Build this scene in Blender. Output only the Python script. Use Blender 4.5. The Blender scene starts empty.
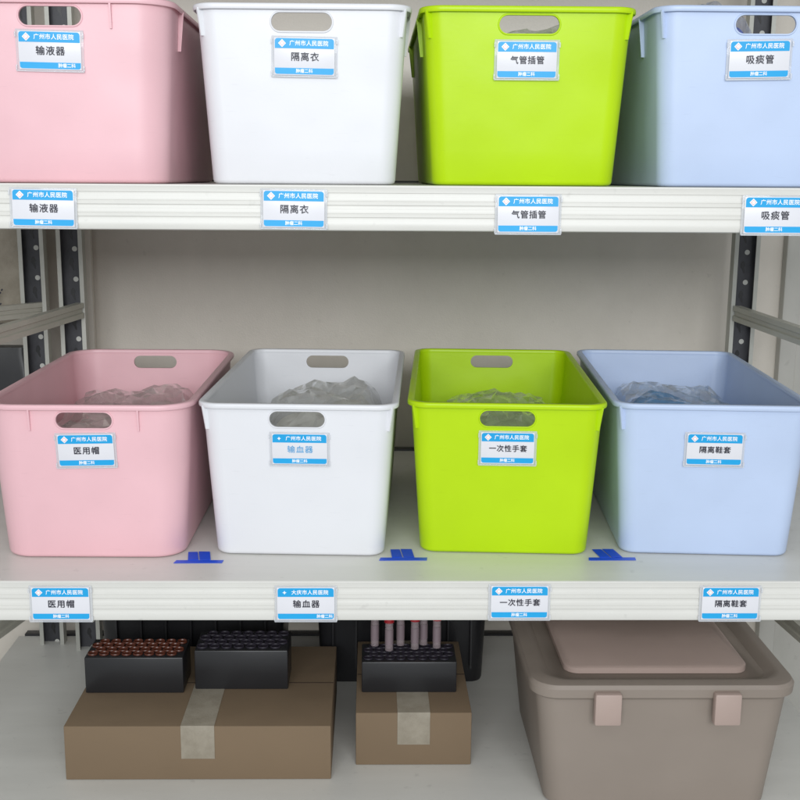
import bpy, bmesh, math, random
from mathutils import Vector, Matrix, noise
random.seed(7)
scene = bpy.context.scene
C = scene.collection
R = math.radians

# ------------------------------------------------------------------ materials
def new_mat(name):
    m = bpy.data.materials.new(name); m.use_nodes = True
    nt = m.node_tree
    return m, nt, nt.nodes['Principled BSDF']

def plastic(name, col, rough=.38, bump=.03, scale=220, var=.035, spec=.5, sss=0.0):
    """injection moulded plastic: slight tone drift, faint orange-peel, uneven gloss"""
    m, nt, b = new_mat(name)
    tc = nt.nodes.new('ShaderNodeTexCoord')
    n1 = nt.nodes.new('ShaderNodeTexNoise'); n1.inputs['Scale'].default_value = 9; n1.inputs['Detail'].default_value = 5
    nt.links.new(tc.outputs['Object'], n1.inputs['Vector'])
    r = nt.nodes.new('ShaderNodeValToRGB')
    r.color_ramp.elements[0].position = .3; r.color_ramp.elements[1].position = .7
    r.color_ramp.elements[0].color = (*[c * (1 - var) for c in col], 1)
    r.color_ramp.elements[1].color = (*[min(1, c * (1 + var)) for c in col], 1)
    nt.links.new(n1.outputs['Fac'], r.inputs['Fac']); nt.links.new(r.outputs['Color'], b.inputs['Base Color'])
    mr = nt.nodes.new('ShaderNodeMapRange')
    mr.inputs['To Min'].default_value = rough - .06; mr.inputs['To Max'].default_value = rough + .08
    nt.links.new(n1.outputs['Fac'], mr.inputs['Value']); nt.links.new(mr.outputs['Result'], b.inputs['Roughness'])
    n2 = nt.nodes.new('ShaderNodeTexNoise'); n2.inputs['Scale'].default_value = scale; n2.inputs['Detail'].default_value = 3
    nt.links.new(tc.outputs['Object'], n2.inputs['Vector'])
    bp = nt.nodes.new('ShaderNodeBump'); bp.inputs['Strength'].default_value = bump; bp.inputs['Distance'].default_value = .002
    n3 = nt.nodes.new('ShaderNodeTexNoise'); n3.inputs['Scale'].default_value = 11; n3.inputs['Detail'].default_value = 1
    nt.links.new(tc.outputs['Object'], n3.inputs['Vector'])
    bw = nt.nodes.new('ShaderNodeBump'); bw.inputs['Strength'].default_value = .35 if bump else 0; bw.inputs['Distance'].default_value = .008
    nt.links.new(n3.outputs['Fac'], bw.inputs['Height']); nt.links.new(bw.outputs['Normal'], bp.inputs['Normal'])
    # hairline scuffs: streaked noise, only its crests, change gloss and tone a little
    mp = nt.nodes.new('ShaderNodeMapping'); mp.inputs['Scale'].default_value = (40, 40, 500); mp.inputs['Rotation'].default_value = (0, .5, .3)
    n4 = nt.nodes.new('ShaderNodeTexNoise'); n4.inputs['Scale'].default_value = 1; n4.inputs['Detail'].default_value = 3
    nt.links.new(tc.outputs['Object'], mp.inputs['Vector']); nt.links.new(mp.outputs['Vector'], n4.inputs['Vector'])
    sc = nt.nodes.new('ShaderNodeMapRange'); sc.inputs['From Min'].default_value = .66; sc.inputs['From Max'].default_value = .74; sc.inputs['To Max'].default_value = .14 if bump else 0
    nt.links.new(n4.outputs['Fac'], sc.inputs['Value'])
    mxc = nt.nodes.new('ShaderNodeMixRGB'); mxc.inputs['Color2'].default_value = (*[c * .72 for c in col], 1)
    nt.links.new(sc.outputs[0], mxc.inputs['Fac']); nt.links.new(r.outputs['Color'], mxc.inputs['Color1']); nt.links.new(mxc.outputs[0], b.inputs['Base Color'])
    nt.links.new(n2.outputs['Fac'], bp.inputs['Height']); nt.links.new(bp.outputs['Normal'], b.inputs['Normal'])
    b.inputs['Specular IOR Level'].default_value = spec
    if sss:
        b.inputs['Subsurface Weight'].default_value = sss; b.inputs['Subsurface Radius'].default_value = (.01, .01, .01)
        b.inputs['Subsurface Scale'].default_value = .3
    return m

def metal_paint(name, c1, c2, rough=.4, metallic=0.0, sc=(3, 3, 3), bump=.05):
    m, nt, b = new_mat(name)
    tc = nt.nodes.new('ShaderNodeTexCoord'); mp = nt.nodes.new('ShaderNodeMapping'); mp.inputs['Scale'].default_value = sc
    n1 = nt.nodes.new('ShaderNodeTexNoise'); n1.inputs['Scale'].default_value = 4; n1.inputs['Detail'].default_value = 8; n1.inputs['Roughness'].default_value = .65
    nt.links.new(tc.outputs['Object'], mp.inputs['Vector']); nt.links.new(mp.outputs['Vector'], n1.inputs['Vector'])
    r = nt.nodes.new('ShaderNodeValToRGB'); r.color_ramp.elements[0].position = .32; r.color_ramp.elements[1].position = .68
    r.color_ramp.elements[0].color = (*c1, 1); r.color_ramp.elements[1].color = (*c2, 1)
    nt.links.new(n1.outputs['Fac'], r.inputs['Fac']); nt.links.new(r.outputs['Color'], b.inputs['Base Color'])
    mr = nt.nodes.new('ShaderNodeMapRange'); mr.inputs['To Min'].default_value = rough - .08; mr.inputs['To Max'].default_value = rough + .1
    nt.links.new(n1.outputs['Fac'], mr.inputs['Value']); nt.links.new(mr.outputs['Result'], b.inputs['Roughness'])
    n5 = nt.nodes.new('ShaderNodeTexNoise'); n5.inputs['Scale'].default_value = 55; n5.inputs['Detail'].default_value = 4
    nt.links.new(tc.outputs['Object'], n5.inputs['Vector'])
    sp = nt.nodes.new('ShaderNodeMapRange'); sp.inputs['From Min'].default_value = .66; sp.inputs['From Max'].default_value = .75; sp.inputs['To Max'].default_value = .22
    nt.links.new(n5.outputs['Fac'], sp.inputs['Value'])
    mxc = nt.nodes.new('ShaderNodeMixRGB'); mxc.inputs['Color2'].default_value = (*[c * .5 for c in c1], 1)
    nt.links.new(sp.outputs[0], mxc.inputs['Fac']); nt.links.new(r.outputs['Color'], mxc.inputs['Color1']); nt.links.new(mxc.outputs[0], b.inputs['Base Color'])
    n2 = nt.nodes.new('ShaderNodeTexNoise'); n2.inputs['Scale'].default_value = 350
    nt.links.new(tc.outputs['Object'], n2.inputs['Vector'])
    bp = nt.nodes.new('ShaderNodeBump'); bp.inputs['Strength'].default_value = bump; bp.inputs['Distance'].default_value = .001
    nt.links.new(n2.outputs['Fac'], bp.inputs['Height']); nt.links.new(bp.outputs['Normal'], b.inputs['Normal'])
    b.inputs['Metallic'].default_value = metallic
    return m

def film(name, tint=(.9, .92, .9), base=.14):
    """crumpled clear polythene: mostly see-through, shiny where it turns edge-on"""
    m, nt, b = new_mat(name)
    nt.nodes.remove(b); out = nt.nodes['Material Output']
    tr = nt.nodes.new('ShaderNodeBsdfTransparent'); tr.inputs['Color'].default_value = (.97, .975, .97, 1)
    tl = nt.nodes.new('ShaderNodeBsdfTranslucent'); tl.inputs['Color'].default_value = (*tint, 1)
    df = nt.nodes.new('ShaderNodeBsdfDiffuse'); df.inputs['Color'].default_value = (*tint, 1)
    mt = nt.nodes.new('ShaderNodeMixShader'); mt.inputs['Fac'].default_value = .65
    nt.links.new(tl.outputs[0], mt.inputs[1]); nt.links.new(df.outputs[0], mt.inputs[2])
    m1 = nt.nodes.new('ShaderNodeMixShader'); m1.inputs['Fac'].default_value = base
    nt.links.new(tr.outputs[0], m1.inputs[1]); nt.links.new(mt.outputs[0], m1.inputs[2])
    gl = nt.nodes.new('ShaderNodeBsdfGlossy'); gl.inputs['Roughness'].default_value = .07; gl.inputs['Color'].default_value = (1, 1, 1, 1)
    lw = nt.nodes.new('ShaderNodeLayerWeight'); lw.inputs['Blend'].default_value = .5
    pw = nt.nodes.new('ShaderNodeMath'); pw.operation = 'POWER'; pw.inputs[1].default_value = 3.0
    ml = nt.nodes.new('ShaderNodeMath'); ml.operation = 'MULTIPLY_ADD'; ml.inputs[1].default_value = .45; ml.inputs[2].default_value = .12
    nt.links.new(lw.outputs['Facing'], pw.inputs[0]); nt.links.new(pw.outputs[0], ml.inputs[0])
    mx = nt.nodes.new('ShaderNodeMixShader')
    nt.links.new(ml.outputs[0], mx.inputs['Fac']); nt.links.new(m1.outputs[0], mx.inputs[1]); nt.links.new(gl.outputs[0], mx.inputs[2])
    nt.links.new(mx.outputs[0], out.inputs['Surface'])
    tc = nt.nodes.new('ShaderNodeTexCoord'); n = nt.nodes.new('ShaderNodeTexNoise'); n.inputs['Scale'].default_value = 38; n.inputs['Detail'].default_value = 4
    n.inputs['Distortion'].default_value = 1.2
    nt.links.new(tc.outputs['Object'], n.inputs['Vector'])
    bp = nt.nodes.new('ShaderNodeBump'); bp.inputs['Strength'].default_value = .25; bp.inputs['Distance'].default_value = .004
    nt.links.new(n.outputs['Fac'], bp.inputs['Height']); nt.links.new(bp.outputs['Normal'], gl.inputs['Normal']); nt.links.new(bp.outputs['Normal'], lw.inputs['Normal'])
    return m

M = {}
M['pink'] = plastic('pink plastic', (.80, .49, .53))
M['white'] = plastic('white plastic', (.75, .755, .785), var=.012)
M['green'] = plastic('lime plastic', (.46, .69, .004), rough=.33, spec=.3)
M['blue'] = plastic('pale blue plastic', (.50, .60, .80))
M['shelf'] = metal_paint('ivory powder coat', (.64, .63, .59), (.70, .69, .65), rough=.36, sc=(1, 4, 4), bump=.06)
M['post'] = metal_paint('grey upright', (.42, .42, .38), (.54, .54, .49), rough=.45, metallic=.25, sc=(6, 6, 2))
M['postweb'] = metal_paint('dark upright web', (.035, .036, .042), (.075, .075, .085), rough=.45, metallic=.2, sc=(8, 8, 4))
M['webhole'] = plastic('bright hole', (.6, .6, .56), rough=.5)
M['black'] = plastic('black plastic', (.018, .018, .02), rough=.35)
M['beam'] = metal_paint('beam paint', (.44, .43, .37), (.55, .54, .47), rough=.42, metallic=.2, sc=(3, 1, 3))
M['wall'] = metal_paint('taupe wall', (.63, .58, .51), (.72, .665, .59), rough=.40, sc=(1.2, 1.2, 1.0), bump=.25)
M['wall2'] = metal_paint('light panel', (.46, .45, .41), (.52, .50, .46), rough=.4, sc=(2, 2, 1), bump=.1)
M['floor'] = metal_paint('floor vinyl', (.42, .42, .40), (.5, .5, .48), rough=.4)
M['card'] = plastic('white card', (.74, .74, .78), rough=.3, bump=.0, var=.01)
M['band'] = plastic('cyan print', (.010, .36, .73), rough=.28, bump=.0, var=.05)
M['ink'] = plastic('dark ink', (.02, .02, .035), rough=.4, bump=0)
M['inkblue'] = plastic('blue ink', (.07, .35, .66), rough=.4, bump=0)
M['inkwhite'] = plastic('white ink', (.88, .93, .95), rough=.4, bump=0)
M['emblem'] = plastic('emblem pink', (.84, .55, .56), rough=.4, bump=0)
M['tape'] = plastic('blue tape', (.008, .085, .72), rough=.35, var=.12, scale=90)
M['tube_red'] = plastic('red cap', (.35, .012, .02), rough=.3)
M['sleeve'] = plastic('mauve sleeve', (.26, .20, .22), rough=.3, var=.3, scale=400)
M['cup'] = plastic('dark cup', (.022, .018, .028), rough=.5, spec=.3)
M['cup_brown'] = plastic('brown cup', (.10, .025, .012), rough=.35)
M['tan'] = plastic('tan lid', (.27, .225, .19), rough=.5)
M['tanlight'] = plastic('light tan lid panel', (.42, .32, .28), rough=.5)
M['carton'] = plastic('carton', (.20, .14, .085), rough=.8, scale=60)
M['seam'] = plastic('dark seam', (.05, .03, .02), rough=.9)
M['kraft'] = metal_paint('kraft sack', (.27, .235, .18), (.36, .32, .255), rough=.6, sc=(9, 9, 9), bump=.4)
M['film'] = film('clear film')
M['filmw'] = film('milky film', (.92, .92, .89), .26)
M['filmb'] = film('bluish film', (.86, .92, .98), .14)
M['in_white'] = plastic('bag contents beige', (.86, .85, .80), rough=.6, var=.15)
M['in_blue'] = plastic('bag contents blue', (.06, .38, .88), rough=.6, var=.3)
M['in_deep'] = plastic('bag contents deep blue', (.01, .08, .62), rough=.6, var=.3)
M['in_green'] = plastic('bag contents green grey', (.58, .78, .30), rough=.6, var=.25)
M['in_pink'] = plastic('bag contents rose', (.86, .60, .62), rough=.5, var=.15)
# acrylic of the label holders: thin, mostly clear
m, nt, b = new_mat('clear acrylic')
b.inputs['Base Color'].default_value = (.80, .82, .86, 1); b.inputs['Roughness'].default_value = .08
b.inputs['Alpha'].default_value = .38; M['acrylic'] = m
m, nt, b = new_mat('tube glass')
b.inputs['Base Color'].default_value = (.55, .45, .47, 1); b.inputs['Roughness'].default_value = .06; b.inputs['Alpha'].default_value = .35
M['glass'] = m

# ------------------------------------------------------------------ helpers
def tag(o, label=None, cat=None, group=None, kind=None):
    if label: o['label'] = label
    if cat: o['category'] = cat
    if group: o['group'] = group
    if kind: o['kind'] = kind
    return o

def empty(name, loc, rz=0):
    o = bpy.data.objects.new(name, None); C.objects.link(o)
    o.location = loc; o.rotation_euler = (0, 0, rz); o.empty_display_size = .05
    return o

def finish(name, bm, mat, parent=None, angle=35, loc=None):
    me = bpy.data.meshes.new(name)
    bmesh.ops.recalc_face_normals(bm, faces=bm.faces)
    bm.to_mesh(me); bm.free()
    me.materials.append(mat)
    for p in me.polygons: p.use_smooth = True
    me.set_sharp_from_angle(angle=R(angle))
    o = bpy.data.objects.new(name, me); C.objects.link(o)
    if parent: o.parent = parent
    if loc: o.location = loc
    return o

def box(bm, x0, x1, y0, y1, z0, z1, bev=0):
    r = bmesh.ops.create_cube(bm, size=1)
    vs = r['verts']
    bmesh.ops.scale(bm, vec=(x1 - x0, y1 - y0, z1 - z0), verts=vs)
    bmesh.ops.translate(bm, vec=((x0 + x1) / 2, (y0 + y1) / 2, (z0 + z1) / 2), verts=vs)
    if bev:
        es = list({e for v in vs for e in v.link_edges})
        bmesh.ops.bevel(bm, geom=es, offset=bev, segments=2, profile=.5, affect='EDGES')
    return vs

def rrect(hx, hy, r, n=8):
    pts = []
    r = min(r, hx, hy)
    for k, (sx, sy) in enumerate(((1, 1), (-1, 1), (-1, -1), (1, -1))):
        for i in range(n + 1):
            a = math.pi / 2 * (k + i / n)
            pts.append((sx * (hx - r) + r * math.cos(a), sy * (hy - r) + r * math.sin(a)))
    return pts

def loft(bm, rings, closed=False, cap0=True, cap1=True):
    L = [[bm.verts.new(p) for p in ring] for ring in rings]
    n = len(L[0])
    pairs = list(zip(L, L[1:])) + ([(L[-1], L[0])] if closed else [])
    for a, b_ in pairs:
        for i in range(n):
            bm.faces.new((a[i], a[(i + 1) % n], b_[(i + 1) % n], b_[i]))
    if not closed:
        if cap0: bm.faces.new(L[0][::-1])
        if cap1: bm.faces.new(L[-1])

def cyl(bm, p0, p1, r0, r1=None, n=16, cap=True):
    r1 = r0 if r1 is None else r1
    p0 = Vector(p0); p1 = Vector(p1); d = (p1 - p0).normalized()
    a = d.orthogonal().normalized(); c = d.cross(a)
    rings = [[p + (a * math.cos(t) + c * math.sin(t)) * r for t in [2 * math.pi * i / n for i in range(n)]] for p, r in ((p0, r0), (p1, r1))]
    loft(bm, rings, cap0=cap, cap1=cap)

def prism(bm, pts, a0, a1, axis='y'):
    """extrude a 2D outline along an axis"""
    def P(u, v, w): return (u, w, v) if axis == 'y' else (w, u, v)
    loft(bm, [[P(u, v, a0) for u, v in pts], [P(u, v, a1) for u, v in pts]])

def text_mesh(name, body, size, mat, parent, loc, weight=0.0, spacing=1.0, align='CENTER', rx=90):
    cu = bpy.data.curves.new('t', 'FONT'); cu.body = body; cu.size = 1
    cu.align_x = align; cu.align_y = 'CENTER'; cu.space_character = spacing
    cu.extrude = .012; cu.resolution_u = 3; cu.fill_mode = 'BOTH'
    t = bpy.data.objects.new('t', cu); C.objects.link(t)
    dg = bpy.context.evaluated_depsgraph_get(); dg.update()
    me = bpy.data.meshes.new_from_object(t.evaluated_get(dg), depsgraph=dg)
    bpy.data.objects.remove(t)
    me.transform(Matrix.Scale(size, 4))
    if weight:                                   # heavier strokes: the glyphs struck again a hair to each side
        bm = bmesh.new()
        for k, (dx, dy) in enumerate(((0, 0), (weight, 0), (-weight, 0), (0, weight), (0, -weight))):
            c = me.copy(); c.transform(Matrix.Translation((dx, dy, k * .00003))); bm.from_mesh(c); bpy.data.meshes.remove(c)
        bm.to_mesh(me); bm.free()
    me.transform(Matrix.Rotation(R(rx), 4, 'X'))
    me.materials.clear(); me.materials.append(mat); me.name = name
    o = bpy.data.objects.new(name, me); C.objects.link(o); o.parent = parent; o.location = loc
    return o

# ------------------------------------------------------------------ storage bins
W, H, L, WB = .26, .2073, .477, .2228
LIP = .005
def half(z, top, bot):                       # tapering half size at a height
    return bot + (top - bot) * z / H

def make_bin(name, mat, loc, rz, z_holes, rt=.024, rib_x=.114, W=W, WB=WB):
    root = empty(name, loc, rz)
    hx1, hy1 = W / 2 - LIP, L / 2 - LIP
    hx0, hy0 = WB / 2, L / 2 - (W - WB) / 2
    def ring(z, off=0, rr=None):
        k = z / H
        r = (rt * .9 * (1 - k) + rt * k) if rr is None else rr
        return [(x, y, z) for x, y in rrect(half(z, hx1, hx0) + off, half(z, hy1, hy0) + off, max(r + off, .004))]
    T = .0024
    bm = bmesh.new()
    rings = [ring(0, -.0060), ring(.0006, -.0030), ring(.0022, -.0008), ring(.005, 0)]
    rings += [ring(H * t) for t in (.2, .4, .6, .75, .9)] + [ring(H - .002)]
    rings += [ring(H - .002, -T)] + [ring(H * t, -T) for t in (.9, .75, .6, .4, .2)] + [ring(.007, -T), ring(.004, -T - .001), ring(.003, -T - .004)]
    loft(bm, rings)
    body = finish('body', bm, mat, root, 40)
    if z_holes:
        cb = bmesh.new()
        hw, hz = .0355, .0103
        zc = H - .0205
        pts = []
        for s in (1, -1):
            for i in range(13):
                a = -math.pi / 2 + math.pi * i / 12
                pts.append((s * ((hw - hz) + hz * math.cos(a)), zc + s * hz * math.sin(a)))
        prism(cb, pts, -L, L)
        cut = finish('cut', cb, mat, root)
        md = body.modifiers.new('b', 'BOOLEAN'); md.object = cut; md.operation = 'DIFFERENCE'; md.solver = 'EXACT'
        dg = bpy.context.evaluated_depsgraph_get(); dg.update()
        me = bpy.data.meshes.new_from_object(body.evaluated_get(dg), depsgraph=dg)
        body.modifiers.clear(); body.data = me
        me.materials.clear(); me.materials.append(mat)
        for p in me.polygons: p.use_smooth = True
        me.set_sharp_from_angle(angle=R(40))
        bpy.data.objects.remove(cut)
        # moulded bead round each hand hole
        for sy in (-1, 1):
            hb = bmesh.new()
            yy = lambda z: sy * (half(z, hy1, hy0))
            rings = []
            for off, out in ((0.0, -.0006), (0.0, .0012), (.0008, .0017), (.0018, .0012), (.0024, -.0006)):
                rg = []
                for s in (1, -1):
                    for i in range(13):
                        a = -math.pi / 2 + math.pi * i / 12
                        x = s * ((hw - hz) + (hz + off) * math.cos(a)); z = zc + s * (hz + off) * math.sin(a)
                        rg.append((x, yy(z) + sy * out, z))
                rings.append(rg)
            loft(hb, rings, closed=True)
            finish('hand_hole_bead', hb, mat, root, 60)
    # rolled rim
    bm = bmesh.new()
    sec = [(-.0036, -.0060), (-.0040, -.0012), (-.0028, 0), (.0030, 0), (.0043, -.0008), (.0049, -.0022), (.0049, -.0056), (.0042, -.0068), (.0034, -.0066), (.0031, -.0036), (-.0006, -.0030), (-.0010, -.0060)]
    loft(bm, [[(x, y, H + dz) for x, y in rrect(hx1 + o, hy1 + o, rt + o)] for o, dz in sec], closed=True)
    finish('rim', bm, mat, root, 50)
    # stiffening ribs hanging under the rim
    def rib(cx, cy, dx, dy, reach, drop):
        bm = bmesh.new(); rr = []
        d = Vector((dx, dy)).normalized(); n_ = Vector((-d.y, d.x)) * .0011
        for z, f_ in ((H - drop, .62), (H - .0045, 1)):
            sh = Vector(((half(z, hx1, hx0) - hx1) * (1 if dx > 0 else -1 if dx < 0 else 0), (half(z, hy1, hy0) - hy1) * (1 if dy > 0 else -1 if dy < 0 else 0)))
            c = Vector((cx, cy)) + sh; a = c - d * .0012; b_ = c + d * reach * f_
            rr.append([(*(a - n_), z), (*(b_ - n_), z), (*(b_ + n_), z), (*(a + n_), z)])
        loft(bm, rr); finish('rib', bm, mat, root, 30)
    for sx in (-1, 1):
        for sy in (-1, 1):
            if rib_x < .09: rib(sx * rib_x, sy * hy1, 0, sy, .0046, .034)
            k = rt * (1 - math.sin(R(45)))            # on the rounded corner, leaning to the front
            k2 = rt * (1 - math.cos(R(45)))
            if rib_x > .09: rib(sx * (hx1 - k2), sy * (hy1 - k), sx * .80, sy * .60, .0066, .036)
            if loc[2] > .1: rib(sx * hx1, sy * (hy1 - .085), sx, 0, .0060, .050)
    return root

# ------------------------------------------------------------------ label holders
def band_outline(hw, z0, z1, r, top):
    """band with the two outer corners rounded"""
    n = 6; pts = []
    if top:
        pts += [(-hw, z0), (hw, z0)]
        for i in range(n + 1):
            a = math.pi / 2 * i / n; pts.append((hw - r + r * math.cos(a), z1 - r + r * math.sin(a)))
        for i in range(n + 1):
            a = math.pi / 2 + math.pi / 2 * i / n; pts.append((-hw + r + r * math.cos(a), z1 - r + r * math.sin(a)))
    else:
        pts += [(hw, z1), (-hw, z1)]
        for i in range(n + 1):
            a = math.pi + math.pi / 2 * i / n; pts.append((-hw + r + r * math.cos(a), z0 + r + r * math.sin(a)))
        for i in range(n + 1):
            a = 1.5 * math.pi + math.pi / 2 * i / n; pts.append((hw - r + r * math.cos(a), z0 + r + r * math.sin(a)))
    return pts

def label_holder(holder_parent, loc, rot, main, header='广州市人民医院', footer='肿瘤二科', ink='ink', footer_x=0, cross=False, sx=1.0, sz=1.0, weight=.00017, top=False):
    """clear clip-on holder with its printed card; faces -Y, origin at the card's centre on the surface"""
    bm = bmesh.new()
    w, h = .0388, .0232
    box(bm, -w, w, -.0016, -.0002, -h, h, .0005)                 # back plate
    box(bm, -w, w, -.0046, -.0017, -h - .0004, -h + .0013, .0004)  # bottom ledge
    for zz in (-h + .004, h - .006):                             # side clips
        box(bm, w - .0014, w + .0006, -.0046, -.0017, zz - .003, zz + .003, .0004)
        box(bm, -w - .0006, -w + .0010, -.0042, -.0017, zz - .003, zz + .003, .0004)
    hold = finish('label_holder' if not top else 'holder', bm, M['acrylic'], holder_parent, 30)
    hold.location = loc; hold.rotation_euler = rot
    hold.scale = (sx, 1, sz)
    P = hold
    cw, ch = .0356, .0212
    bm = bmesh.new(); box(bm, -cw, cw, -.0024, -.0018, -ch, ch, .0002)
    card = finish('card', bm, M['card'], P, 30)
    bw = cw - .0009
    bm = bmesh.new(); prism(bm, band_outline(bw, ch - .0133 + .0012, ch - .0008, .0032, True), -.0027, -.00241)
    finish('header_band', bm, M['band'], P, 30)
    bm = bmesh.new(); prism(bm, band_outline(bw, -ch + .0012, -ch + .0082, .0028, False), -.0027, -.00241)
    finish('footer_band', bm, M['band'], P, 30)
    zc = ch - .0065
    bm = bmesh.new(); ex = -.0262
    if cross:
        prism(bm, [(ex + .0026 * math.cos(t) * k, zc + .0026 * math.sin(t) * k) for t, k in [(i * math.pi / 4, 1.0 if i % 2 == 0 else .42) for i in range(8)]], -.0031, -.00271)
        finish('emblem', bm, M['inkwhite'], P, 30)
    else:
        prism(bm, [(ex + .0046, zc), (ex, zc + .0046), (ex - .0046, zc), (ex, zc - .0046)], -.0031, -.00271)
        finish('emblem', bm, M['inkwhite'], P, 30)
        bm = bmesh.new()
        prism(bm, [(ex + .0034, zc), (ex, zc + .0034), (ex - .0034, zc), (ex, zc - .0034)], -.0034, -.00311)
        finish('emblem_field', bm, M['emblem'], P, 30)
        bm = bmesh.new()
        prism(bm, [(ex + .0018 * math.cos(i * .785), zc + .0018 * math.sin(i * .785)) for i in range(8)], -.0037, -.00341)
        finish('emblem_core', bm, M['inkwhite'], P, 30)
    text_mesh('header_lettering', header, .0064, M['inkwhite'], P, (.0052, -.0029, zc), .00012, 1.06)
    n = len(main)
    text_mesh('main_lettering', main, .0098 if n > 3 else .0106, M[ink], P, (.0006, -.0027, -.0009), weight, 1.10 if n > 3 else 1.16)
    text_mesh('footer_lettering', footer, .0050, M['inkwhite'], P, (footer_x, -.0029, -ch + .0047), .00011, 1.0)
    return hold

def bin_label(root, dx, zc, main, tilt=0, **k):
    hy1 = L / 2 - LIP; hy0 = L / 2 - (W - WB) / 2
    y = -half(zc, hy1, hy0) - .0006
    slope = math.atan2(hy1 - hy0, H)
    return label_holder(root, (dx, y, zc), (slope, R(tilt), 0), main, **k)

ZU = .4825
TH = .0525
lower_bins, upper_bins = 'storage bins on the lower shelf', 'storage bins on the upper shelf'
def bin_at(colour, x, yf, z, rz, holes, **k):
    return make_bin('storage_bin', M[colour], (x, yf + L / 2, z), rz, holes, **k)
g = 'pastel and lime storage bins in two rows'
bpl = bin_at('pink', -.361, .0671, .0004, -.0091, True, rt=.042, rib_x=.069, W=.272, WB=.236)
tag(bpl, 'pink plastic bin on the lower shelf, leftmost of the four, with clear bags inside', 'storage bin', g)
bwl = bin_at('white', -.083, .0764, .0004, -.0467, True)
tag(bwl, 'white plastic bin on the lower shelf holding a crumpled clear bag', 'storage bin', g)
bgl = bin_at('green', .191, .0839, .0004, -.0604, True)
tag(bgl, 'lime green bin on the lower shelf with a see-through bag inside', 'storage bin', g)
bbl = bin_at('blue', .461, .0788, .0004, -.068, False)
tag(bbl, 'pale blue bin on the lower shelf without a hand hole, blue bag inside', 'storage bin', g)
bpu = bin_at('pink', -.366, .0132, ZU + .0004, 0, True, rt=.042, rib_x=.069, W=.276, WB=.246)
tag(bpu, 'pink plastic bin on the upper shelf, cut by the left edge', 'storage bin', g)
bwu = bin_at('white', -.082, .0470, ZU + .0004, 0, True)
tag(bwu, 'white plastic bin on the upper shelf between the pink and lime ones', 'storage bin', g)
bgu = bin_at('green', .1865, .0530, ZU + .0004, 0, True)
tag(bgu, 'lime green bin on the upper shelf, above the other lime bin', 'storage bin', g)
bbu = bin_at('blue', .461, .0352, ZU + .0004, 0, True)
tag(bbu, 'pale blue bin on the upper shelf, blue package seen through its hand hole', 'storage bin', g)

ZL = H - .0595
bin_label(bpl, .001, ZL, '医用帽', tilt=-1)
bin_label(bwl, .003, ZL, '输血器', ink='inkblue', cross=True, weight=.00005, sz=.97)
bin_label(bgl, .001, ZL, '一次性手套', sx=.97)
bin_label(bbl, .001, ZL, '隔离鞋套')
bin_label(bpu, -.002, ZL + .001, '输液器', footer_x=.019, tilt=1)
bin_label(bwu, .003, ZL, '隔离衣', tilt=.8)
bin_label(bgu, -.002, ZL - .001, '气管插管')
bin_label(bbu, -.005, ZL, '吸痰管', tilt=-1.2)

# ------------------------------------------------------------------ shelving rack
XL, XR, YB = -.66, .70, .68
rack = empty('shelving_rack', (0, 0, -.95))
tag(rack, 'ivory steel shelving rack with ribbed shelf edges and slotted grey posts', 'shelving rack')
RZ = .95                                         # children are given in scene heights
def rk(z): return z + RZ
def make_shelf(z, group_y0=0.0):
    # ribbed front edge profile, extruded along x
    prof = [(YB, 0), (YB, -.030), (YB - .0012, -.030), (YB - .0012, -.0014), (.0040, -.0014), (.0016, -.0035)]
    front = [(0, -.0030), (-.0004, -.0015), (-.0002, -.0004), (.0010, 0)]
    grooves = [(.0000, -.0085), (.0008, -.0092), (.0008, -.0112), (.0006, -.0128), (.0, -.0150), (.0, -.0180), (.0004, -.0184), (.0004, -.0192), (.0, -.0196), (.0, -.0225), (.0009, -.0236), (.0009, -.0255), (.0006, -.0270), (.0, -.0290), (.0, -.0322), (.0004, -.0326), (.0004, -.0334), (0, -.0338),
               (.0, -.0365), (.0008, -.0375), (.0008, -.0393), (.0006, -.0408), (0, -.0430), (0, -.0495), (.0008, -.0515), (.0030, -TH)]
    outer = [(YB, 0)] + [(.0010, 0), (-.0002, -.0006), (-.0004, -.0018), (0, -.0032)] + grooves
    inner = [(.0042, -TH + .0010), (.0042, -.0030), (.0060, -.0016), (YB - .0014, -.0016), (YB - .0014, -.030), (YB, -.030)]
    pts = [(y, z_ + rk(z)) for y, z_ in outer + inner]
    bm = bmesh.new(); prism(bm, pts, XL, XR, axis='x')
    bm2 = finish('shelf', bm, M['shelf'], rack, 25)
    return bm2
for z in (ZU * 2, ZU, 0.0, -.36):  # topmost shelf is out of view, added to shade the upper wall
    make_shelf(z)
    bm = bmesh.new(); box(bm, XL + .01, XR - .01, YB + .0008, YB + .020, rk(z) - .028, rk(z) + .0035, .001); finish('gap_shade', bm, M['black'], rack)  # black strip painted as the shade in the gap behind the shelf

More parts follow.
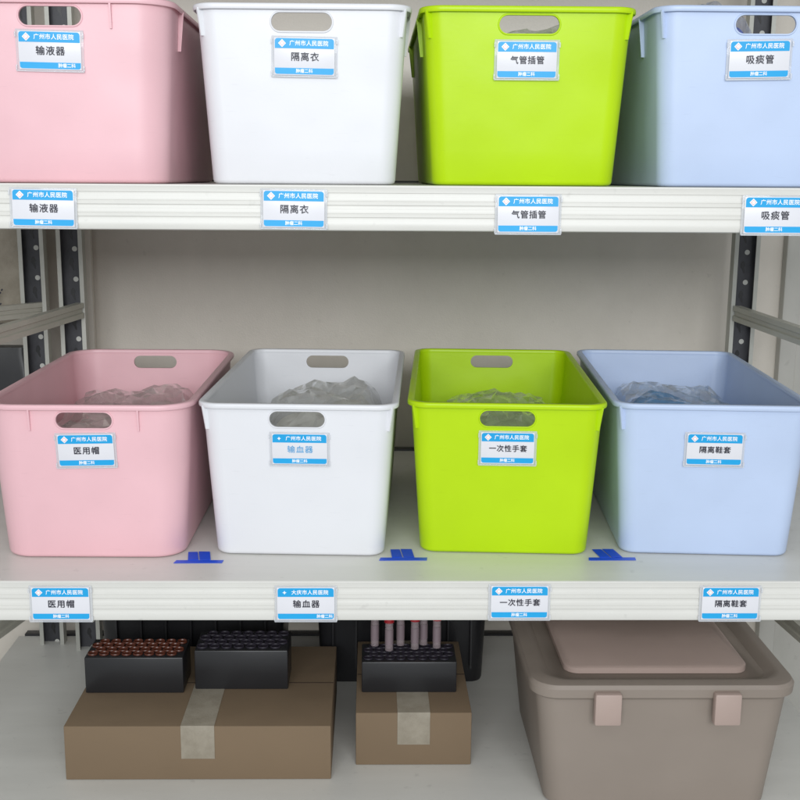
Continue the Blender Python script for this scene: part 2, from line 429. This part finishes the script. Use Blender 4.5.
def channel_post(x, y, facing=1, z0=-.93, z1=1.25, w=.044, d=.020, parent=rack, zoff=RZ):
    """slotted C upright, mouth towards the aisle (-y) when facing=1"""
    t = .0022
    x0, x1 = x - w / 2, x + w / 2
    yo, yi = (y, y + d)
    bm = bmesh.new()
    pts = [(x0, yo), (x0 + .007, yo), (x0 + .007, yo + t), (x0 + t, yo + t), (x0 + t, yi - t), (x1 - t, yi - t), (x1 - t, yo + t), (x1 - .007, yo + t), (x1 - .007, yo), (x1, yo), (x1, yi), (x0, yi)]
    loft(bm, [[(a, b_, z + zoff) for a, b_ in pts] for z in (z0, z1)])
    p = finish('post', bm, M['post'], parent, 25)
    bm = bmesh.new(); box(bm, x0 + t + .0003, x1 - t - .0003, yi - t - .0018, yi - t - .0003, z0 + .01 + zoff, z1 - .01 + zoff)
    n0 = len(bm.faces); z = -.62
    while z < 1.2:
        cyl(bm, (x + .005, yi - t - .0018, z + zoff), (x + .005, yi - t - .0026, z + zoff), .0044, n=16)
        z += .052
    bm.faces.ensure_lookup_table(); n1 = len(bm.faces)
    z = -.594
    while z < 1.2:                                # keyhole: round eye over a hooked narrow slot
        pts = []
        for i in range(20):
            a = 2 * math.pi * i / 20
            wq = .0042 if math.sin(a) > 0 else .0022
            pts.append((x - .001 + wq * math.cos(a) - .003 * min(0, math.sin(a)) , z + zoff + .011 * math.sin(a)))
        prism(bm, pts, yi - t - .0023, yi - t - .0018)
        z += .052
    bm.faces.ensure_lookup_table()
    for i, f_ in enumerate(bm.faces): f_.material_index = 0 if i < n0 else 1 if i < n1 else 2
    web = finish('web_plate', bm, M['postweb'], p, 25)
    web.data.materials.append(M['webhole']); web.data.materials.append(M['black'])
    return p
channel_post(-.514, .615)
channel_post(.648, .615)
# front posts stand just outside the shelves' ends
channel_post(XL - .026, .004); channel_post(XR + .026, .004)

def rail(p0, p1, h=.024, t=.014, parent=rack, zoff=RZ, name='side_rail'):
    """grooved side rail from back post to front post"""
    p0 = Vector(p0); p1 = Vector(p1); d = (p1 - p0); d.normalize(); s = Vector((-d.y, d.x, 0)).normalized()
    prof = [(-t, -h / 2), (t, -h / 2), (t, -h * .18), (t * .55, -h * .12), (t * .55, h * .12), (t, h * .18), (t, h / 2), (-t, h / 2), (-t, h * .18), (-t * .55, h * .12), (-t * .55, -h * .12), (-t, -h * .18)]
    bm = bmesh.new()
    loft(bm, [[p + s * (a / 2) + Vector((0, 0, b_ + zoff)) for a, b_ in prof] for p in (p0, p1)])
    return finish(name, bm, M['beam'], parent, 25)
for z in (.264, -.19, .90):
    rail((-.500, .614, z), (-.672, .026, z - .030), h=.026)
    rail((.636, .614, z), (.712, .026, z - .022), h=.026)

# neighbour rack glimpsed on the left
nb = empty('neighbour_rack', (-.75, .6, -.95))
tag(nb, 'second grey slotted rack behind the left end of the ivory one', 'shelving rack')
def nbp(x, y):
    return x + .75, y - .6
x_, y_ = nbp(-.587, .640); channel_post(x_, y_, parent=nb, zoff=RZ)
for z in (.262, -.21):
    a = nbp(-.570, .655); b2 = nbp(-.90, .30)
    rail((a[0], a[1], z), (b2[0], b2[1], z - .004), parent=nb)
bm = bmesh.new(); box(bm, -.30, .055, .06, .138, 1.165, 1.185, .001); finish('shelf', bm, M['beam'], nb)

# sack on the neighbour rack
root = empty('paper_sack', (-.690, .6995, .2354))
tag(root, 'beige crumpled sack with dark print, standing behind the left slotted posts', 'sack')
bm = bmesh.new()
nx, nz = 26, 34
rings = []
for j in range(nz + 1):
    z = .30 * j / nz
    hx, hy = .105, .036 * (1 - .55 * (j / nz) ** 3)
    ring = []
    for x, y in rrect(hx, hy, .03, 7):
        q = Vector((x * 14, y * 14, z * 12 + 3))
        k = noise.noise(q) * .010 + abs(noise.noise(q * 2.3)) * .008
        ring.append((x * (1 + k * 3), y - k, z))
    rings.append(ring)
loft(bm, rings)
sack = finish('sack_body', bm, M['kraft'], root, 60)
bm = bmesh.new()
for i, (u, wd) in enumerate([(0, .050), (.010, .062), (.020, .040), (.030, .056), (.040, .03)]):
    # thin lines of small print running up the slope
    for k in range(int(wd / .006)):
        o = Vector((-.004 + u * .85, -.0475, .030 + u * -.4)); dd = Vector((.50, 0, .86))
        c = o + dd * (k * .006)
        vs = box(bm, -.0019, .0019, -.0004, .0004, -.0012, .0012)
        bmesh.ops.rotate(bm, verts=vs, matrix=Matrix.Rotation(R(-60), 3, 'Y')); bmesh.ops.translate(bm, verts=vs, vec=c)
finish('print', bm, M['ink'], root, 30)

root = empty('dark_filler_bag', (-.700, .690, -.10)); tag(root, 'black bag added for darkness on the left neighbour rack below the beige sack', 'bag')  # made-up bag, its black stands in for the darkness below the sack
bm = bmesh.new(); rings = []
for j in range(29):
    z = .29 * j / 28; hx, hy = .110 - .02 * (j / 28) ** 2, .040 - .022 * (j / 28) ** 3
    ring = []
    for x, y in rrect(hx, hy, .02, 7):
        k = noise.noise(Vector((x * 16, y * 16, z * 9 + 8)))
        ring.append((x * (1 + k * .06), y - abs(k) * .012, z))
    rings.append(ring)
loft(bm, rings); finish('bag_body', bm, M['black'], root, 60)
bm = bmesh.new(); box(bm, -.30, .055, .05, .138, .95 - .120, .95 - .1004, .001); finish('shelf', bm, M['beam'], nb)
# ------------------------------------------------------------------ wall, floor
bm = bmesh.new(); box(bm, -1.6, .765, .745, .80, -.95, 1.6)
tag(finish('wall', bm, M['wall']), kind='structure')
bm = bmesh.new(); box(bm, .79, 1.8, .735, .80, -.95, 1.6, .003)
tag(finish('wall_panel', bm, M['wall2']), kind='structure')
bm = bmesh.new(); box(bm, -.540, -.505, .728, .7445, -.95, 1.6, .004)
tag(finish('wall_trim', bm, M['wall']), kind='structure')
bm = bmesh.new(); box(bm, .757, .7885, .725, .80, -.95, 1.6, .004)
tag(finish('wall_trim', bm, M['wall2']), kind='structure')
bm = bmesh.new(); box(bm, -3, 3, -3.2, .80, -1.0, -.95)
tag(finish('floor', bm, M['floor']), kind='structure')

# ------------------------------------------------------------------ shelf edge labels
def shelf_label(x, z, text, label, **k):
    r = empty('shelf_label', (x, 0, z))
    tag(r, label, 'shelf label', 'label cards clipped to the shelf edges')
    label_holder(r, (0, -.0008, 0), (0, R(k.pop('tilt', 0)), 0), text, top=True, **k)
ZT = ZU - .0285
shelf_label(-.3785, ZT + .0005, '输液器', 'blue-banded card in clear holder on the upper shelf edge under the pink bin', tilt=.7)
shelf_label(-.0895, ZT + .0010, '隔离衣', 'blue-banded card in clear holder on the upper shelf edge under the white bin', tilt=.6)
shelf_label(.183, ZT - .0035, '气管插管', 'blue-banded card in clear holder on the upper shelf edge under the lime bin', footer_x=0)
shelf_label(.4715, ZT - .0030, '吸痰管', 'blue-banded card in clear holder on the upper shelf edge under the pale blue bin')
shelf_label(-.3825, -.0285, '医用帽', 'blue-banded card in clear holder on the lower shelf edge under the pink bin')
shelf_label(-.0795, -.0285, '输血器', 'card with right-aligned footer print on the lower shelf edge under the white bin', header='大庆市人民医院', footer_x=.0235, cross=True)
shelf_label(.1865, -.0265, '一次性手套', 'blue-banded card in clear holder on the lower shelf edge under the lime bin')
shelf_label(.4505, -.0280, '隔离鞋套', 'blue-banded card in clear holder on the lower shelf edge under the pale blue bin')

# ------------------------------------------------------------------ tape marks
def tape(x, y, slant, label):
    bm = bmesh.new()
    def strip(pts, z):
        loft(bm, [[(a, b_, z) for a, b_ in pts], [(a, b_, z + .0004) for a, b_ in pts]])
    strip([(-.032, -.0055), (.0305, -.0045), (.0315, .0060), (-.0300, .0055)], .0004)
    strip([(-.0150, .0052), (-.0012, .0056), (-.0012 + slant, .0375), (-.0135 + slant, .0370)], .0010)
    strip([(.0002, .0056), (.0145, .0050), (.0150 + slant, .0378), (.0002 + slant, .0382)], .0012)
    o = finish('tape_mark', bm, M['tape'], None, 30, loc=(x, y, 0))
    tag(o, label, 'tape mark', 'blue tape marks on the lower shelf')
tape(-.222, .070, -.006, 'blue tape mark on the shelf between the pink and white bins')
tape(.044, .081, -.003, 'blue tape mark on the shelf between the white and lime bins')
tape(.319, .082, -.006, 'blue tape mark on the shelf between the lime and pale blue bins')

# ------------------------------------------------------------------ bags in the bins
def crumpled(bm, hx, hy, z0, top, seed, n=110, amp=.012, sharp=True):
    """pillow of crushed polythene: facets that meet in sharp ridges; top(u,v) gives height"""
    off = Vector((seed * 13.7, seed * 5.1, seed * 3.3))
    V = []
    rnd = random.Random(int(seed * 100))
    if sharp: n = 22
    def cell(q):
        d, _ = noise.voronoi(q)
        return d[0] if sharp else noise.noise(q) * .5
    for j in range(n + 1):
        row = []
        for i in range(n + 1):
            u = -1 + 2 * i / n; v = -1 + 2 * j / n
            q = Vector((u * hx, v * hy, 0)) * 15 + off
            wq = q + Vector((noise.noise(q * .9), noise.noise(q * .9 + Vector((31, 7, 3))), 0)) * .55
            h1 = cell(Vector((wq.x, wq.y * .55, 0))) ; h2 = cell(Vector((wq.x * 2.3, wq.y * 1.5, 3))); h3 = cell(Vector((wq.x * 4.1, wq.y * 5.0, 7)))
            e = (1 - abs(u) ** 7) * (1 - abs(v) ** 7)
            h = (top(u, v) + amp * (h1 * 1.1 + h2 * .65 + h3 * .33)) * (e ** .5)
            dx = noise.noise(q * 1.7 + Vector((9, 9, 9))) * .008; dy = noise.noise(q * 1.9 + Vector((3, 9, 1))) * .008
            if sharp and 0 < i < n and 0 < j < n:      # crushed film: flat irregular facets, long folds
                dx = rnd.uniform(-.42, .42) * 2 * hx / n; dy = rnd.uniform(-.42, .42) * 2 * hy / n
                h += rnd.uniform(-1, 1) * amp * .11
            row.append(bm.verts.new((u * hx + dx * e, v * hy + dy * e, z0 + h)))
        V.append(row)
    for j in range(n):
        for i in range(n):
            a, b_, c, d = V[j][i], V[j][i + 1], V[j + 1][i + 1], V[j + 1][i]
            if not sharp: bm.faces.new((a, b_, c, d))
            elif rnd.random() < .5: bm.faces.new((a, b_, c)); bm.faces.new((a, c, d))
            else: bm.faces.new((a, b_, d)); bm.faces.new((b_, c, d))
    rim = V[0][:-1] + [V[j][n] for j in range(n)] + V[n][:0:-1] + [V[j][0] for j in range(n, 0, -1)]
    low = [bm.verts.new((v.co.x, v.co.y, z0 - .0005)) for v in rim]
    m_ = len(rim)
    for i in range(m_):
        bm.faces.new((rim[i], rim[(i + 1) % m_], low[(i + 1) % m_], low[i]))
    bm.faces.new(low[::-1])

def bag(b, off, hx, hy, top, seed, label, filmm, inm, amp=.012, inner=.86, rot=0, inner_top=None, z0=.0045):
    c = b.location + Matrix.Rotation(b.rotation_euler.z, 3, 'Z') @ Vector((off[0], off[1], z0))
    r = empty('plastic_bag', c, b.rotation_euler.z + rot)
    tag(r, label, 'plastic bag')
    bm = bmesh.new(); crumpled(bm, hx, hy, 0, top, seed, amp=amp)
    finish('film', bm, M[filmm], r, 12)
    bm = bmesh.new()
    it = inner_top or (lambda u, v: top(u, v) - .003)
    crumpled(bm, hx * inner, hy * inner, .001, it, seed + .37, n=48, amp=amp * 1.2, sharp=False)
    finish('contents', bm, M[inm], r, 60)
    return r
bag(bwl, (.010, -.01), .100, .190, lambda u, v: .142 + .022 * u - .012 * u * u + .010 * math.cos(v * 3), 1.3, 'crumpled clear bag of tubing heaped in the white bin on the lower shelf', 'filmw', 'in_white', amp=.022)
bag(bpl, (.000, -.02), .101, .190, lambda u, v: .136 - .006 * u + .004 * v + .040 * max(0, u + .1) * max(0, v), 2.1, 'clear glossy bag lying in the pink bin on the lower shelf', 'film', 'in_pink', amp=.020)
bag(bgl, (.000, -.02), .101, .190, lambda u, v: .136 + .006 * math.cos(u * 3) + .002 * v, 3.4, 'clear bag of gloves lying in the lime bin on the lower shelf', 'film', 'in_green', amp=.020)
bag(bbl, (.000, -.02), .101, .190, lambda u, v: .148 + .008 * math.cos(u * 2 + .5) + .002 * v, 4.2, 'see-through bag of blue shoe covers in the pale blue bin on the lower shelf', 'filmb', 'in_blue', amp=.018, inner=.86)
# upper bins: only their tops show in the hand holes
bag(bbu, (-.022, -.10), .036, .09, lambda u, v: .200 - .016 * u + .004 * math.exp(-((u + .4) * 2.0) ** 2), 5.5, 'clear package with deep blue content seen through the upper pale blue bin hand hole', 'filmb', 'in_deep', amp=.010, inner=.86, inner_top=lambda u, v: .196 - .012 * u)
bag(bgu, (.020, -.07), .070, .13, lambda u, v: .178 + .014 * u, 6.1, 'clear wrap just showing in the hand hole of the upper lime bin', 'film', 'in_green', amp=.010)
# dark printing on the bag in the white bin
# ------------------------------------------------------------------ things on the bottom shelf
ZB = -.36
def carton(x, y, hx, hy, h, label, rz=0, mat='carton'):
    r = empty('carton', (x, y, ZB + .0004), rz)
    tag(r, label, 'carton')
    bm = bmesh.new(); box(bm, -hx, hx, -hy, hy, 0, h, .0015); finish('box', bm, M[mat], r)
    bm = bmesh.new(); box(bm, -.024, .024, -hy - .0011, hy + .0011, h - .05, h + .0011, .0004); finish('sealing_tape', bm, M['kraft'], r)
    bm = bmesh.new(); box(bm, -hx + .001, hx - .001, -.0009, .0009, h + .0002, h + .0007); finish('flap_seam', bm, M['seam'], r)
    return r
carton(-.245, .30, .19, .14, .083, 'brown carton under the left tube rack on the bottom shelf')
carton(.065, .33, .085, .13, .083, 'brown carton under the red-capped tubes on the bottom shelf')

def tube_rack(x, y, nx, ny, pitch, z, h, cupmat, label, rz=0):
    r = empty('tube_rack', (x, y, z), rz)
    tag(r, label, 'tube rack')
    hx, hy = nx * pitch / 2 + .006, ny * pitch * .87 / 2 + .006
    bm = bmesh.new(); box(bm, -hx, hx, -hy, hy, 0, h * .955, .002); finish('tray', bm, M['black'], r)
    for j in range(ny):
        for i in range(nx):
            cx = (i - (nx - 1) / 2 + (.25 if j % 2 else -.25)) * pitch; cy = (j - (ny - 1) / 2) * pitch * .87
            R0 = pitch * .46
            bm = bmesh.new()
            prof = [(R0, h * .955 + .0004), (R0, h - .001), (R0 - .0006, h), (R0 - .0012, h - .0004), (R0 - .0018, h - .002), (R0 - .003, h * .958), ]
            n = 18
            rings = [[(cx + a * math.cos(2 * math.pi * k / n), cy + a * math.sin(2 * math.pi * k / n), zz) for k in range(n)] for a, zz in prof]
            loft(bm, rings, cap0=True, cap1=True)
            finish('cup', bm, M[cupmat], r, 35)
    return r
tube_rack(-.195, .315, 7, 4, .0185, ZB + .0838, .066, 'cup', 'black rack of dark open tubes beneath the white bin')
tube_rack(-.355, .300, 8, 4, .0170, ZB + .0838, .060, 'cup_brown', 'rack of brown-rimmed tubes on the bottom shelf left of the black rack')
tube_rack(.060, .300, 8, 4, .0165, ZB + .0838, .052, 'cup', 'black tube rack holding the red-capped tubes')
rk_spots = [(-.052, .012), (-.030, -.006), (-.012, .014), (.010, 0), (.024, .016), (.044, .004)]
descs = ['leftmost red-capped tube standing in the black rack', 'second red-capped tube from the left in the rack', 'third red-capped tube from the left in the rack',
         'fourth red-capped tube from the left in the rack', 'fifth red-capped tube from the left in the rack', 'rightmost red-capped tube standing in the black rack']
for (dx, dy), dsc in zip(rk_spots, descs):
    r = empty('sample_tube', (.060 + dx, .31 + dy, ZB + .0838 + .0526))
    tag(r, dsc, 'sample tube', 'red-capped tubes in the rack')
    bm = bmesh.new(); cyl(bm, (0, 0, 0), (0, 0, .045), .0062, n=20); finish('glass', bm, M['glass'], r, 50)
    bm = bmesh.new(); cyl(bm, (0, 0, .0455), (0, 0, .062), .0078, .0074, n=20); finish('cap', bm, M['tube_red'], r, 40)
    bm = bmesh.new(); cyl(bm, (0, 0, .010), (0, 0, .034), .0065, n=20, cap=False); finish('paper_sleeve', bm, M['sleeve'], r, 50)

def crate(x, y, hx, hy, h, label):  # made-up crates, black to give a dark background under the lower shelf
    r = empty('dark_backdrop_crate', (x, y, ZB + .0004)); tag(r, label, 'crate')
    bm = bmesh.new()
    rg = [(hx - .012, 0), (hx - .011, .004), (hx, h - .02), (hx + .006, h - .018), (hx + .006, h), (hx - .003, h), (hx - .014, .006)]
    loft(bm, [[(a, b_, z) for a, b_ in rrect(q, hy - hx + q, .02)] for q, z in rg]); finish('body', bm, M['black'], r)
    bm = bmesh.new()
    for i in range(-3, 4): box(bm, i * hx * .26 - .0015, i * hx * .26 + .0015, -hy - .004, -hy + .008, .03, h - .02)
    finish('rib_row', bm, M['black'], r)
    bm = bmesh.new(); box(bm, -.04, .04, -hy - .0075, -hy - .0062, h - .014, h - .005, .0004); finish('grip', bm, M['cup'], r)
crate(-.30, .56, .16, .10, .29, 'tall black crate added for darkness behind the left tube racks on the bottom shelf')
crate(.055, .57, .15, .10, .30, 'tall black crate added for darkness behind the red-capped tubes on the bottom shelf')
# tan lidded box on the right
r = empty('lidded_box', (.398, .24, ZB + .0004))
tag(r, 'wide tan box with a recessed lid on the bottom shelf', 'storage box')
for s_ in (-1, 1):
    bm = bmesh.new(); box(bm, s_ * .08 - .018, s_ * .08 + .018, -.184, -.170, .135, .180, .003); finish('clip', bm, M['tanlight'], r)
bm = bmesh.new()
loft(bm, [[(x, y, z) for x, y in rrect(hx, hy, .03)] for hx, hy, z in ((.150, .150, 0), (.154, .154, .003), (.172, .165, .168))])
finish('body', bm, M['tan'], r)
bm = bmesh.new()
prof = [(.176, .168, .166), (.180, .172, .170), (.181, .173, .182), (.178, .170, .187), (.166, .158, .189), (.160, .152, .1885), (.150, .142, .180)]
loft(bm, [[(x, y, z) for x, y in rrect(a, b_, .035)] for a, b_, z in prof])
lid = finish('lid', bm, M['tan'], r)
bm = bmesh.new()
loft(bm, [[(x, y, z) for x, y in rrect(a, b_, .02)] for a, b_, z in ((.128, .118, .1804), (.128, .118, .188), (.125, .115, .190))])
finish('lid_panel', bm, M['tanlight'], lid)

# ------------------------------------------------------------------ light
w = bpy.data.worlds.new('World'); scene.world = w; w.use_nodes = True
w.node_tree.nodes['Background'].inputs['Color'].default_value = (.92, .96, 1, 1)
w.node_tree.nodes['Background'].inputs['Strength'].default_value = .54
def area(name, loc, target, sx, sy, power, col=(1, .98, .95)):
    d = bpy.data.lights.new(name, 'AREA'); d.shape = 'RECTANGLE'; d.size = sx; d.size_y = sy; d.energy = power; d.color = col
    o = bpy.data.objects.new(name, d); C.objects.link(o); o.location = loc
    o.rotation_euler = (Vector(target) - Vector(loc)).to_track_quat('-Z', 'Y').to_euler()
    return o
area('ceiling_or_fill_lamp', (-.3, -1.9, 2.3), (0, .1, .2), 2.4, .9, 7)
area('ceiling_or_fill_lamp', (.0, -3.6, 1.30), (0, .1, .3), 3.0, 1.0, 112, (.95, .98, 1))  # added frontal fill, not a ceiling lamp; brightens bin interiors and back wall

# ------------------------------------------------------------------ camera
cx, cy, cz, yaw, pit, rol, f = 0, -1.3325, .4916, .017, .195, .0064, 1129.9
fw = Vector((math.sin(yaw) * math.cos(pit), math.cos(yaw) * math.cos(pit), -math.sin(pit)))
rv = Vector((math.cos(yaw), -math.sin(yaw), 0)); uv = rv.cross(fw)
r2 = rv * math.cos(rol) + uv * math.sin(rol); u2 = -rv * math.sin(rol) + uv * math.cos(rol)
cam = bpy.data.cameras.new('camera'); co = bpy.data.objects.new('camera', cam); C.objects.link(co)
co.matrix_world = Matrix(((r2.x, u2.x, -fw.x, cx), (r2.y, u2.y, -fw.y, cy), (r2.z, u2.z, -fw.z, cz), (0, 0, 0, 1)))
cam.sensor_width = 36; cam.lens = f / 800 * 36; cam.shift_x = 10.75 / 800; cam.shift_y = .64 / 800
cam.clip_start = .05; cam.clip_end = 50
scene.camera = co
scene.view_settings.view_transform = 'Standard'; scene.view_settings.look = 'None'
scene.view_settings.exposure = -.06; scene.view_settings.gamma = 1
